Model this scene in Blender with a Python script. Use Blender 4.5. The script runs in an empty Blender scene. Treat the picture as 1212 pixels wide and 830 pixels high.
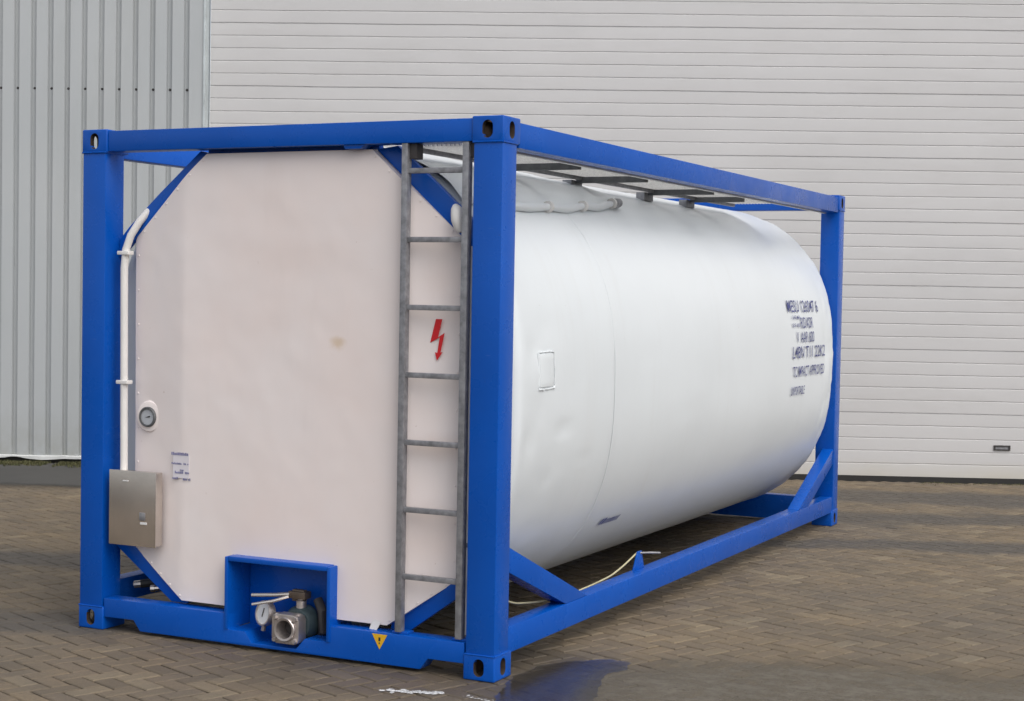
import bpy, bmesh, math, random
import numpy as np
from mathutils import Vector, Matrix, noise

random.seed(7); rng = np.random.default_rng(7)
scene = bpy.context.scene
COL = scene.collection

# ------------------------------------------------------------------ camera
cam_d = bpy.data.cameras.new('camera'); cam = bpy.data.objects.new('camera', cam_d); COL.objects.link(cam)
CAM_POS = Vector((5.717, -6.579, 1.7895))
yaw, pitch, roll = 0.4548, -0.0359, 0.0176
fwd = Vector((-math.sin(yaw)*math.cos(pitch), math.cos(yaw)*math.cos(pitch), math.sin(pitch)))
rgt = Vector((math.cos(yaw), math.sin(yaw), 0)); up = rgt.cross(fwd)
r2 = rgt*math.cos(roll) + up*math.sin(roll); u2 = -rgt*math.sin(roll) + up*math.cos(roll)
cam.matrix_world = Matrix(((r2.x, u2.x, -fwd.x, CAM_POS.x), (r2.y, u2.y, -fwd.y, CAM_POS.y), (r2.z, u2.z, -fwd.z, CAM_POS.z), (0, 0, 0, 1)))
cam_d.sensor_width = 36; cam_d.lens = 36*1916.37/1212; cam_d.clip_start = 0.1; cam_d.clip_end = 2000
scene.camera = cam

# ------------------------------------------------------------------ world, sun, exposure
SUN_EL, SUN_AZ = 50.0, -27.0          # azimuth measured from +x towards +y, degrees
w = bpy.data.worlds.new('World'); scene.world = w; w.use_nodes = True
wn, wl = w.node_tree.nodes, w.node_tree.links
bg = wn['Background']
sky = wn.new('ShaderNodeTexSky'); sky.sky_type = 'NISHITA'; sky.sun_disc = False
sky.sun_elevation = math.radians(SUN_EL); sky.sun_rotation = math.radians(90-SUN_AZ)
sky.air_density = 1.0; sky.dust_density = 3.0; sky.ozone_density = 1.0
hs = wn.new('ShaderNodeHueSaturation'); hs.inputs['Saturation'].default_value = 0.35
wl.new(sky.outputs[0], hs.inputs['Color']); wl.new(hs.outputs[0], bg.inputs['Color'])
bg.inputs['Strength'].default_value = 0.15
sd = bpy.data.lights.new('sun', 'SUN'); sd.energy = 1.05; sd.angle = math.radians(60); sd.color = (1, 0.96, 0.9)
sun = bpy.data.objects.new('sun', sd); COL.objects.link(sun)
sv = Vector((math.cos(math.radians(SUN_EL))*math.cos(math.radians(SUN_AZ)), math.cos(math.radians(SUN_EL))*math.sin(math.radians(SUN_AZ)), math.sin(math.radians(SUN_EL))))
sun.location = sv*40; sun.rotation_euler = sv.to_track_quat('Z', 'Y').to_euler()
scene.view_settings.view_transform = 'Standard'; scene.view_settings.look = 'None'
scene.view_settings.gamma = 1; scene.view_settings.use_curve_mapping = False
scene.view_settings.exposure = 0.36
scene.render.engine = 'CYCLES'

# ------------------------------------------------------------------ material helpers
class NT:
    def __init__(self, name):
        self.m = bpy.data.materials.new(name); self.m.use_nodes = True
        self.t = self.m.node_tree; self.n = self.t.nodes; self.l = self.t.links
        self.p = self.n['Principled BSDF']; self.out = self.n['Material Output']
        self.tc = self.n.new('ShaderNodeTexCoord')
    def set(self, k, v):
        s = self.p.inputs[k]
        if hasattr(v, 'is_linked') or isinstance(v, bpy.types.NodeSocket): self.l.new(v, s)
        else: s.default_value = (*v, 1) if isinstance(v, tuple) and len(v) == 3 else v
    def _in(self, s, v):
        if isinstance(v, bpy.types.NodeSocket): self.l.new(v, s)
        else: s.default_value = (*v, 1) if isinstance(v, tuple) and len(v) == 3 and len(s.default_value) == 4 else v
    def noise(self, scale, detail=4, rough=.6, vec=None, stretch=None, dist=0):
        x = self.n.new('ShaderNodeTexNoise'); x.inputs['Scale'].default_value = scale
        x.inputs['Detail'].default_value = detail; x.inputs['Roughness'].default_value = rough; x.inputs['Distortion'].default_value = dist
        v = vec or self.tc.outputs['Object']
        if stretch: v = self.mapping(v, stretch)
        self.l.new(v, x.inputs['Vector']); return x.outputs['Fac']
    def mapping(self, v, scale=(1, 1, 1), loc=(0, 0, 0), rot=(0, 0, 0)):
        mp = self.n.new('ShaderNodeMapping'); mp.inputs['Scale'].default_value = scale
        mp.inputs['Location'].default_value = loc; mp.inputs['Rotation'].default_value = rot
        self.l.new(v, mp.inputs['Vector']); return mp.outputs[0]
    def ramp(self, fac, stops):
        r = self.n.new('ShaderNodeValToRGB'); e = r.color_ramp.elements
        while len(e) < len(stops): e.new(.5)
        for i, (pos, c) in enumerate(stops):
            e[i].position = pos; c = c if isinstance(c, tuple) else (c, c, c); e[i].color = (*c[:3], 1)
        self.l.new(fac, r.inputs[0]); return r.outputs[0]
    def mix(self, fac, a, b, mode='MIX'):
        x = self.n.new('ShaderNodeMix'); x.data_type = 'RGBA'; x.blend_type = mode; x.clamp_factor = True
        for i, v in ((0, fac), (6, a), (7, b)):
            s = x.inputs[i]
            if isinstance(v, bpy.types.NodeSocket): self.l.new(v, s)
            else: s.default_value = (*v, 1) if isinstance(v, tuple) else v
        return x.outputs[2]
    def math(self, op, a, b=0.0, clamp=False):
        x = self.n.new('ShaderNodeMath'); x.operation = op; x.use_clamp = clamp
        for i, v in ((0, a), (1, b)):
            if isinstance(v, bpy.types.NodeSocket): self.l.new(v, x.inputs[i])
            else: x.inputs[i].default_value = v
        return x.outputs[0]
    def bump(self, h, strength=.3, dist=.01):
        b = self.n.new('ShaderNodeBump'); b.inputs['Strength'].default_value = strength; b.inputs['Distance'].default_value = dist
        self.l.new(h, b.inputs['Height']); self.l.new(b.outputs[0], self.p.inputs['Normal'])
    def ellipse(self, vec, cx, cy, rx, ry, rot=0.0, soft=.5):
        """1 inside an ellipse of the ground, falling to 0 outside (vec is object space)"""
        sub = self.n.new('ShaderNodeVectorMath'); sub.operation = 'SUBTRACT'; sub.inputs[1].default_value = (cx, cy, 0)
        self.l.new(vec, sub.inputs[0])
        rt = self.n.new('ShaderNodeVectorRotate'); rt.rotation_type = 'Z_AXIS'; rt.inputs['Angle'].default_value = -rot
        self.l.new(sub.outputs[0], rt.inputs['Vector'])
        ml = self.n.new('ShaderNodeVectorMath'); ml.operation = 'MULTIPLY'; ml.inputs[1].default_value = (1/rx, 1/ry, 0)
        self.l.new(rt.outputs[0], ml.inputs[0])
        ln = self.n.new('ShaderNodeVectorMath'); ln.operation = 'LENGTH'; self.l.new(ml.outputs[0], ln.inputs[0])
        mr = self.n.new('ShaderNodeMapRange'); mr.interpolation_type = 'SMOOTHSTEP'
        mr.inputs['From Min'].default_value = 1+soft/2; mr.inputs['From Max'].default_value = 1-soft/2
        self.l.new(ln.outputs['Value'], mr.inputs['Value']); return mr.outputs[0]
    def warp(self, scale, amt):
        x = self.n.new('ShaderNodeTexNoise'); x.inputs['Scale'].default_value = scale; x.inputs['Detail'].default_value = 5
        self.l.new(self.tc.outputs['Object'], x.inputs['Vector'])
        s = self.n.new('ShaderNodeVectorMath'); s.operation = 'SUBTRACT'; s.inputs[1].default_value = (.5, .5, .5); self.l.new(x.outputs['Color'], s.inputs[0])
        m = self.n.new('ShaderNodeVectorMath'); m.operation = 'SCALE'; m.inputs['Scale'].default_value = amt; self.l.new(s.outputs[0], m.inputs[0])
        a = self.n.new('ShaderNodeVectorMath'); a.operation = 'ADD'; self.l.new(self.tc.outputs['Object'], a.inputs[0]); self.l.new(m.outputs[0], a.inputs[1])
        return a.outputs[0]

M = {}
def mk_blue():
    k = NT('blue_paint')
    c = k.mix(k.ramp(k.noise(1.7, 5), [(.35, 0), (.7, 1)]), (.001, .072, .385), (.0015, .084, .44))
    scuff = k.ramp(k.noise(9, 8, .75, stretch=(1, 1, .35)), [(.67, 0), (.74, 1)])
    c = k.mix(k.math('MULTIPLY', scuff, .35), c, (.02, .13, .48))
    scr = k.ramp(k.noise(5.5, 3, .6, stretch=(1.2, 1.2, 42)), [(.715, 0), (.735, 1)])
    c = k.mix(k.math('MULTIPLY', scr, .35), c, (.22, .32, .55))
    chip = k.ramp(k.noise(26, 6, .7), [(.70, 0), (.73, 1)])
    c = k.mix(k.math('MULTIPLY', chip, .7), c, (.05, .045, .05))
    k.set('Base Color', c); k.set('Roughness', k.ramp(k.noise(5, 4), [(.3, .22), (.7, .36)]))
    k.set('Specular IOR Level', .3); k.bump(k.noise(14, 6), .08, .006); return k.m
def mk_white(name, base, dirt, rough=.36):
    k = NT(name)
    c = k.mix(k.ramp(k.noise(.9, 5), [(.35, 0), (.75, 1)]), base, tuple(v*.94 for v in base))
    st = k.ramp(k.noise(3.0, 6, .65, stretch=(1, 2.2, .22)), [(.55, 0), (.8, 1)])
    c = k.mix(k.math('MULTIPLY', st, .22), c, dirt)
    sp = k.ramp(k.noise(38, 3, .6), [(.74, 0), (.79, 1)])
    c = k.mix(k.math('MULTIPLY', sp, .35), c, (.33, .25, .2))
    k.set('Base Color', c); k.set('Roughness', rough)
    k.set('Coat Weight', .15); k.set('Coat Roughness', .2)
    k.bump(k.noise(2.6, 3, .5), .06, .02); return k.m
def mk_panel():
    k = NT('panel_white_paint')
    base = k.mix(k.ramp(k.noise(1.1, 5), [(.38, 0), (.66, 1)]), (.80, .735, .72), (.795, .70, .67))
    st = k.ramp(k.noise(2.2, 6, .65, stretch=(1.6, 1, .25)), [(.56, 0), (.85, 1)])
    base = k.mix(k.math('MULTIPLY', st, .14), base, (.48, .40, .37))
    sx = k.n.new('ShaderNodeSeparateXYZ'); k.l.new(k.warp(18, .05), sx.inputs[0])
    cb = k.n.new('ShaderNodeCombineXYZ'); k.l.new(sx.outputs['X'], cb.inputs['X']); k.l.new(sx.outputs['Z'], cb.inputs['Y'])
    base = k.mix(k.math('MULTIPLY', k.ellipse(cb.outputs[0], 1.535-1.219, 1.53, .040, .026, 0, 1.4), .6), base, (.60, .44, .27))
    for (ex, ez, rx, rz, am) in ((.42, 1.25, .10, .09, .10), (2.08, 1.05, .12, .05, .22), (1.30, 1.95, .30, .07, .10), (2.09, 1.86, .10, .10, .16), (.95, .62, .18, .30, .10), (2.02, .62, .12, .12, .18)):
        base = k.mix(k.math('MULTIPLY', k.ellipse(cb.outputs[0], ex-1.219, ez, rx, rz, 0, 1.8), am), base, (.55, .40, .33))
    sp = k.ramp(k.noise(30, 3, .6), [(.735, 0), (.785, 1)])
    base = k.mix(k.math('MULTIPLY', sp, .45), base, (.34, .22, .15))
    k.set('Base Color', base); k.set('Roughness', .42); k.bump(k.noise(1.3, 2), .10, .02); return k.m
def mk_simple(name, col, rough=.5, metal=0.0, var=.15, scale=6, bump=.1, bscale=30):
    k = NT(name)
    c = k.mix(k.ramp(k.noise(scale, 5), [(.3, 0), (.7, 1)]), tuple(v*(1-var) for v in col), tuple(min(1, v*(1+var)) for v in col))
    k.set('Base Color', c); k.set('Roughness', rough); k.set('Metallic', metal)
    if bump: k.bump(k.noise(bscale, 5), bump, .004)
    return k.m
M['blue'] = mk_blue()
M['tank'] = mk_white('tank_white_paint', (.690, .722, .740), (.57, .57, .56))
M['panel'] = mk_panel()
M['pipe'] = mk_simple('pipe_white_paint', (.70, .68, .66), .5, 0, .08)
M['galv'] = mk_simple('galvanised_steel', (.26, .26, .275), .5, .5, .3, 25)
M['galv_dark'] = mk_simple('weathered_galvanised_steel', (.12, .125, .13), .6, .4, .3, 20)
M['grating'] = mk_simple('galvanised_grating', (.74, .74, .73), .6, .0, .15, 60, .3, 90)
M['stainless'] = mk_simple('stainless_steel', (.62, .56, .51), .27, .88, .12, 4, .06)
M['cast'] = mk_simple('cast_stainless', (.55, .50, .48), .36, .85, .2, 18, .15)
M['teal'] = mk_simple('teal_valve_paint', (.035, .055, .062), .45, 0, .3, 14)
M['brass'] = mk_simple('brown_bronze', (.15, .115, .09), .45, .6, .2, 18)
M['black'] = mk_simple('black_rubber', (.02, .02, .02), .6, 0, .3, 12)
M['dark'] = mk_simple('dark_steel', (.05, .045, .045), .6, .2, .3, 12)
M['rust'] = mk_simple('rusty_steel', (.10, .055, .03), .8, 0, .4, 18, .3)
M['rust_in'] = mk_simple('rusty_casting_inside', (.045, .028, .018), .85, 0, .4, 18, .3)
M['dial'] = mk_simple('dial_face', (.42, .44, .47), .25, 0, .05)
M['dial_white'] = mk_simple('white_dial_face', (.70, .70, .70), .35, 0, .05)
M['red'] = mk_simple('red_film', (.62, .012, .018), .4, 0, .08)
M['yellow'] = mk_simple('yellow_film', (.72, .40, .015), .4, 0, .08)
M['ink'] = mk_simple('dark_blue_ink', (.055, .065, .20), .5, 0, .3, 40, 0)
M['label'] = mk_simple('pale_lilac_film', (.66, .63, .67), .4, 0, .05, 8, 0)
M['ink_pale'] = mk_simple('faded_blue_ink', (.20, .20, .34), .5, 0, .25, 60, 0)
M['cord'] = mk_simple('yellowed_cord', (.46, .42, .26), .7, 0, .15)
M['seal'] = mk_simple('black_rubber_seal', (.018, .017, .016), .7)

def mk_door():
    k = NT('door_white_steel')
    c = k.mix(k.ramp(k.noise(.7, 5), [(.35, 0), (.7, 1)]), (.560, .552, .552), (.53, .522, .52))
    st = k.ramp(k.noise(1.0, 6, .7, stretch=(1, 1, 5)), [(.5, 0), (.85, 1)])
    c = k.mix(k.math('MULTIPLY', st, .38), c, (.43, .415, .40))
    sm = k.ramp(k.noise(.45, 7, .7, stretch=(1, 1, 2.2)), [(.52, 0), (.72, 1)])
    c = k.mix(k.math('MULTIPLY', sm, .22), c, (.38, .375, .37))
    sx = k.n.new('ShaderNodeSeparateXYZ'); k.l.new(k.tc.outputs['Object'], sx.inputs[0])
    low = k.n.new('ShaderNodeMapRange'); low.inputs['From Min'].default_value = .22; low.inputs['From Max'].default_value = .03
    k.l.new(sx.outputs['Z'], low.inputs['Value'])
    c = k.mix(k.math('MULTIPLY', k.math('MULTIPLY', low.outputs[0], k.ramp(k.noise(1.3, 5), [(.3, .3), (.7, 1)])), .7), c, (.52, .48, .38))
    k.set('Base Color', c); k.set('Roughness', .5); k.bump(k.noise(60, 4), .08, .003); return k.m
def mk_clad():
    k = NT('grey_cladding_steel')
    c = k.mix(k.ramp(k.noise(.8, 5), [(.35, 0), (.7, 1)]), (.405, .425, .435), (.435, .45, .455))
    st = k.ramp(k.noise(2.6, 6, .7, stretch=(1, 1, .15)), [(.5, 0), (.85, 1)])
    c = k.mix(k.math('MULTIPLY', st, .35), c, (.30, .31, .29))
    sx = k.n.new('ShaderNodeSeparateXYZ'); k.l.new(k.tc.outputs['Object'], sx.inputs[0])
    low = k.n.new('ShaderNodeMapRange'); low.inputs['From Min'].default_value = .55; low.inputs['From Max'].default_value = .04
    k.l.new(sx.outputs['Z'], low.inputs['Value'])
    c = k.mix(k.math('MULTIPLY', k.math('MULTIPLY', low.outputs[0], k.ramp(k.noise(5, 6, .7), [(.3, 0), (.7, 1)])), .55), c, (.26, .25, .19))
    k.set('Base Color', c); k.set('Roughness', .48); k.bump(k.noise(4, 4), .12, .01); return k.m
M['door'] = mk_door(); M['clad'] = mk_clad()
M['trim'] = mk_simple('pale_trim_steel', (.42, .46, .47), .5)
M['lip'] = mk_simple('white_drip_trim', (.62, .63, .62), .5)
M['concrete'] = mk_simple('dark_plinth_concrete', (.06, .055, .05), .9, 0, .3, 8, .4)

# ------------------------------------------------------------------ mesh helpers
class MB:
    """collects shapes and links them as one mesh object"""
    def __init__(self): self.v = []; self.f = []; self.mi = []
    def add(self, vs, fs, mi=0):
        o = len(self.v); self.v += [tuple(v) for v in vs]; self.f += [tuple(i+o for i in f) for f in fs]; self.mi += [mi]*len(fs); return self
    def box(self, x0, x1, y0, y1, z0, z1, mi=0):
        vs = [(x, y, z) for z in (z0, z1) for y in (y0, y1) for x in (x0, x1)]
        return self.add(vs, [(0, 2, 3, 1), (4, 5, 7, 6), (0, 1, 5, 4), (2, 6, 7, 3), (0, 4, 6, 2), (1, 3, 7, 5)], mi)
    def prism(self, pts, ax, d0, d1, mi=0):
        """polygon pts (2D) extruded along axis ax from d0 to d1; 2D axes are the other two in xyz order"""
        n = len(pts)
        def P(a, b, d): return {'x': (d, a, b), 'y': (a, d, b), 'z': (a, b, d)}[ax]
        vs = [P(a, b, d0) for a, b in pts] + [P(a, b, d1) for a, b in pts]
        fs = [tuple(range(n)), tuple(range(2*n-1, n-1, -1))] + [(i, i+n, (i+1) % n+n, (i+1) % n) for i in range(n)]
        return self.add(vs, fs, mi)
    def tube(self, pts, r, seg=12, mi=0, cap=True):
        pts = [Vector(p) for p in pts]; n = len(pts); rs = r if isinstance(r, (list, tuple)) else [r]*n
        vs, fs = [], []; ref = None
        for i, p in enumerate(pts):
            t = (pts[min(i+1, n-1)] - pts[max(i-1, 0)]).normalized()
            if ref is None: ref = t.orthogonal().normalized()
            a = (ref - t*ref.dot(t)).normalized(); ref = a; b = t.cross(a)
            for k in range(seg):
                th = 2*math.pi*k/seg; vs.append(p + (a*math.cos(th) + b*math.sin(th))*rs[i])
        for i in range(n-1):
            for k in range(seg): fs.append((i*seg+k, i*seg+(k+1) % seg, (i+1)*seg+(k+1) % seg, (i+1)*seg+k))
        if cap: fs += [tuple(range(seg-1, -1, -1)), tuple(range((n-1)*seg, n*seg))]
        return self.add(vs, fs, mi)
    def bar(self, a, b, w_, h_, side=None, mi=0):
        """rectangular bar from a to b; w_ across 'side', h_ across the third direction"""
        a, b = Vector(a), Vector(b); t = (b-a).normalized(); s = Vector(side or (1, 0, 0)); s = (s - t*s.dot(t)).normalized(); n = t.cross(s)
        vs = [p + s*i*w_/2 + n*j*h_/2 for p in (a, b) for i, j in ((-1, -1), (1, -1), (1, 1), (-1, 1))]
        return self.add(vs, [(3, 2, 1, 0), (4, 5, 6, 7)] + [(i, (i+1) % 4, (i+1) % 4+4, i+4) for i in range(4)], mi)
    def lathe(self, prof, origin, axis, seg=32, mi=0):
        ax = Vector(axis).normalized(); a = ax.orthogonal().normalized(); b = ax.cross(a); o = Vector(origin)
        vs, fs = [], []
        for r, h in prof:
            for k in range(seg):
                th = 2*math.pi*k/seg; vs.append(o + ax*h + (a*math.cos(th) + b*math.sin(th))*max(r, 1e-5))
        for i in range(len(prof)-1):
            for k in range(seg): fs.append((i*seg+k, i*seg+(k+1) % seg, (i+1)*seg+(k+1) % seg, (i+1)*seg+k))
        return self.add(vs, fs, mi)
    def build(self, name, mats, parent=None, bevel=0, segs=2, smooth=35, recalc=True):
        mats = mats if isinstance(mats, (list, tuple)) else [mats]
        off = OFF.get(root_of(parent), Vector()) if parent else Vector()
        me = bpy.data.meshes.new(name); me.from_pydata([tuple(Vector(v)-off) for v in self.v], [], self.f)
        for m_ in mats: me.materials.append(m_)
        me.polygons.foreach_set('material_index', self.mi)
        bm = bmesh.new(); bm.from_mesh(me)
        if recalc: bmesh.ops.recalc_face_normals(bm, faces=bm.faces)
        if bevel:
            es = [e for e in bm.edges if len(e.link_faces) == 2 and e.calc_face_angle(0) > math.radians(30)]
            bmesh.ops.bevel(bm, geom=es, offset=bevel, segments=segs, profile=.6, affect='EDGES', clamp_overlap=True)
        bm.to_mesh(me); bm.free()
        if smooth:
            me.shade_smooth(); me.set_sharp_from_angle(angle=math.radians(smooth))
        o = bpy.data.objects.new(name, me); COL.objects.link(o)
        if parent: o.parent = parent
        return o
OFF = {}
def root_of(o):
    while o is not None and o.parent: o = o.parent
    return o.name if o else None
def thing(name, label, cat, loc=(0, 0, 0), group=None):
    o = bpy.data.objects.new(name, None); COL.objects.link(o); o.location = loc; o.empty_display_size = .2
    o['label'] = label; o['category'] = cat
    if group: o['group'] = group
    OFF[o.name] = Vector(loc); return o
def tag(o, label, cat, kind=None):
    o['label'] = label; o['category'] = cat
    if kind: o['kind'] = kind
    return o
def struct(o): o['kind'] = 'structure'; return o
def fbm(x, y, z=0, s=1.0): return noise.fractal(Vector((x*s, y*s, z*s)), .6, 2.0, 4)

# ------------------------------------------------------------------ the yard
WA = math.radians(23.5); ws = Vector((math.cos(WA), math.sin(WA), 0)); wnrm = Vector((-math.sin(WA), math.cos(WA), 0))
CLAD_D, DOOR_D = 7.60, 7.75
def W(s, d, z): return ws*s + wnrm*d + Vector((0, 0, z))      # wall coordinates to world

def mk_ground(name, base, grit):
    k = NT(name)
    c = k.mix(k.ramp(k.noise(1.2, 6, .7), [(.3, 0), (.7, 1)]), base, grit)
    c = k.mix(k.ramp(k.noise(160, 4, .7), [(.35, 0), (.7, .6)]), c, tuple(v*.5 for v in base))
    k.set('Base Color', c); k.set('Roughness', .9); k.bump(k.noise(120, 5), .5, .006); return k.m
M['joint'] = mk_ground('joint_sand', (.030, .025, .019), (.065, .054, .038))
M['asphalt'] = mk_ground('old_asphalt', (.060, .058, .054), (.085, .082, .075))
def fade_asphalt():
    k = NT.__new__(NT); k.m = M['asphalt']; k.t = k.m.node_tree; k.n = k.t.nodes; k.l = k.t.links; k.p = k.n['Principled BSDF']; k.tc = k.n.new('ShaderNodeTexCoord')
    d = k.n.new('ShaderNodeVectorMath'); d.operation = 'DOT_PRODUCT'; d.inputs[1].default_value = tuple(wnrm); k.l.new(k.warp(2.5, .45), d.inputs[0])
    r = k.n.new('ShaderNodeMapRange'); r.inputs['From Min'].default_value = CLAD_D-2.0; r.inputs['From Max'].default_value = CLAD_D-1.6; k.l.new(d.outputs['Value'], r.inputs['Value'])
    k.l.new(r.outputs[0], k.p.inputs['Alpha'])
fade_asphalt()

def mk_paver():
    k = NT('concrete_paver')
    at = k.n.new('ShaderNodeAttribute'); at.attribute_name = 'paver'; at.attribute_type = 'GEOMETRY'
    rnd = at.outputs['Fac']
    c = k.ramp(rnd, [(0, (.170, .127, .078)), (.3, (.228, .172, .106)), (.65, (.212, .160, .104)), (.85, (.250, .184, .108)), (1, (.290, .228, .145))])
    c = k.mix(k.ramp(k.noise(260, 4, .75), [(.36, 0), (.66, 1)]), c, k.mix(.45, c, (.05, .042, .034)))
    c = k.mix(k.ramp(k.noise(75, 5, .8), [(.34, .55), (.62, 0)]), c, k.mix(.6, c, (.05, .042, .03)))
    c = k.mix(k.ramp(k.noise(420, 2, .6), [(.66, 0), (.74, .6)]), c, (.34, .30, .25))
    c = k.mix(k.ramp(k.noise(.55, 6, .65), [(.42, 0), (.68, .55)]), c, k.mix(.6, c, (.085, .082, .078)))
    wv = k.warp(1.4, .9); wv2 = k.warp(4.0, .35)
    oil = k.ramp(k.noise(.9, 7, .7, stretch=(1, 2.6, 1)), [(.45, 0), (.68, .75)])
    for (cx, cy, rx, ry, rt) in ((3.35, 6.9, 3.4, .30, WA), (3.0, 5.1, 2.6, .26, WA), (-2.2, 1.3, 2.2, .38, WA), (-.5, -.15, 1.3, .28, WA), (3.1, 8.3, 2.6, .45, WA)):
        c = k.mix(k.math('MULTIPLY', k.ellipse(wv, cx, cy, rx, ry, rt, .9), .74), c, (.070, .064, .058))
    c = k.mix(oil, c, k.mix(.5, c, (.06, .056, .05)))
    wet_shade = k.math('MAXIMUM', k.math('MULTIPLY', k.ellipse(wv2, 2.15, .15, .95, .62, .25, .5), .72), k.ellipse(wv2, 1.2, 2.9, 1.15, 3.1, 0, .7))  # damp round the near corner; second ellipse paints contact shade under the container
    wet_shade_n = k.math('MULTIPLY', wet_shade, k.ramp(k.noise(3, 5), [(.25, .75), (.6, 1)]))
    c = k.mix(k.math('MULTIPLY', wet_shade_n, .58), c, (.045, .036, .026))  # darkens for damp and for the painted shade beneath the tank
    gr = k.ramp(k.noise(7, 5, .7), [(.60, 0), (.75, .5)])
    c = k.mix(k.math('MULTIPLY', gr, .4), c, (.11, .11, .06))
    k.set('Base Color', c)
    r = k.mix(wet_shade_n, k.ramp(k.noise(40, 4), [(.3, .72), (.7, .9)]), (.30, .30, .30))
    k.set('Roughness', r); k.bump(k.noise(120, 6, .75), .7, .006); return k.m
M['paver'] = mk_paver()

def sheet(name, poly, z, mat, z_under=None):
    me = bpy.data.meshes.new(name); me.from_pydata([(p[0], p[1], z) for p in poly], [], [tuple(range(len(poly)))])
    me.materials.append(mat); o = bpy.data.objects.new(name, me); COL.objects.link(o); return struct(o)
sheet('ground', [(-400, -400), (400, -400), (400, 400), (-400, 400)], -.014, M['joint'])

def paving():
    """45 degree herringbone of 200 x 100 mm concrete pavers, each one a bevelled block"""
    A = WA - math.radians(45); e1 = np.array((math.cos(A), math.sin(A))); e2 = np.array((-math.sin(A), math.cos(A)))
    s_, n_ = np.array((ws.x, ws.y)), np.array((wnrm.x, wnrm.y))
    V, F, R = [], [], []; g, bv = .0042, .0065
    rect = []
    N = 210
    for i in range(-N, N):
        for j in range(-N, N):
            c = (i-j) % 4
            if c == 0: x0, y0, lx, ly = i*.1, j*.1, .2, .1
            elif c == 3: x0, y0, lx, ly = i*.1, j*.1, .1, .2
            else: continue
            ctr = e1*(x0+lx/2) + e2*(y0+ly/2)
            s, d = ctr @ s_, ctr @ n_
            if not (-9.2 < s < 10.0 and -5.2 < d): continue
            if d > (DOOR_D-.06 if s > -1.0 else CLAD_D-1.1): continue
            if abs(s-2.6-d*-.05) > 6.2 + max(0, d+5)*.45: continue
            rect.append((x0, y0, lx, ly))
    for (x0, y0, lx, ly) in rect:
        px, py = x0+lx/2, y0+ly/2; jx, jy = rng.normal(0, .0012, 2); z = -.0012 + rng.normal(0, .0007); tx, ty = rng.normal(0, .008, 2)
        ang = rng.normal(0, .008); ca, sa = math.cos(ang), math.sin(ang)
        hx, hy = lx/2-g, ly/2-g; b = len(V)
        for (ax, ay, dz) in ((hx, hy, -.014), (hx, hy, -.0045), (hx-bv, hy-bv, 0)):
            for sx, sy in ((-1, -1), (1, -1), (1, 1), (-1, 1)):
                qx, qy = sx*ax, sy*ay; rx, ry = qx*ca-qy*sa, qx*sa+qy*ca
                wx = e1*(px+rx+jx) + e2*(py+ry+jy); V.append((wx[0], wx[1], min(z+dz+tx*qx+ty*qy, -.0002)))
        F.append((b+8, b+9, b+10, b+11))
        for l in (0, 4):
            for q in range(4): F.append((b+l+q, b+l+(q+1) % 4, b+l+4+(q+1) % 4, b+l+4+q))
        R += [rng.random()]*12
    me = bpy.data.meshes.new('paving'); me.from_pydata(V, [], F)
    at = me.attributes.new('paver', 'FLOAT', 'POINT'); at.data.foreach_set('value', R)
    me.materials.append(M['paver']); o = bpy.data.objects.new('paving', me); COL.objects.link(o); struct(o)
    print('pavers', len(rect))
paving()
# asphalt apron along the cladding
ap = []
for k in range(60):
    s = -30 + k*(29.0/59); ap.append(W(s, CLAD_D-2.25+.05*fbm(s, 0, 3, .8), 0))
ap += [W(-1.0, CLAD_D-.02, 0), W(-30, CLAD_D-.02, 0)]
sheet('asphalt_apron', [(p.x, p.y) for p in ap], .004, M['asphalt'])

# grey silt dried over the pavers, right foreground
def blob(cx, cy, rx, ry, rot, amp, seed, n=140, fs=1.6):
    out = []
    for k in range(n):
        t = 2*math.pi*k/n; r = 1 + amp*fbm(math.cos(t)*fs+seed, math.sin(t)*fs, seed)
        x, y = rx*r*math.cos(t), ry*r*math.sin(t); out.append((cx + x*math.cos(rot)-y*math.sin(rot), cy + x*math.sin(rot)+y*math.cos(rot)))
    return out
def mk_silt():
    k = NT('dried_silt')
    c = k.mix(k.ramp(k.noise(2.2, 6), [(.3, 0), (.7, 1)]), (.155, .134, .100), (.190, .164, .122))
    c = k.mix(k.ramp(k.noise(230, 4, .7), [(.35, 0), (.7, .6)]), c, (.06, .055, .05))
    k.set('Base Color', c); k.set('Roughness', .75); k.bump(k.noise(150, 5), .5, .004)
    wv = k.warp(4, .55)
    e = k.math('MAXIMUM', k.ellipse(wv, 3.7, .55, 1.15, .55, .42, .9), k.ellipse(wv, 4.9, .75, 1.3, .68, .3, .9))
    k.set('Alpha', k.math('MULTIPLY', e, k.ramp(k.noise(9, 6, .75), [(.30, .30), (.62, .90)]))); return k.m
M['silt'] = mk_silt()
sheet('silt_film', blob(4.4, .6, 2.6, 1.4, .3, .08, 4), .0008, M['silt'])

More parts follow.
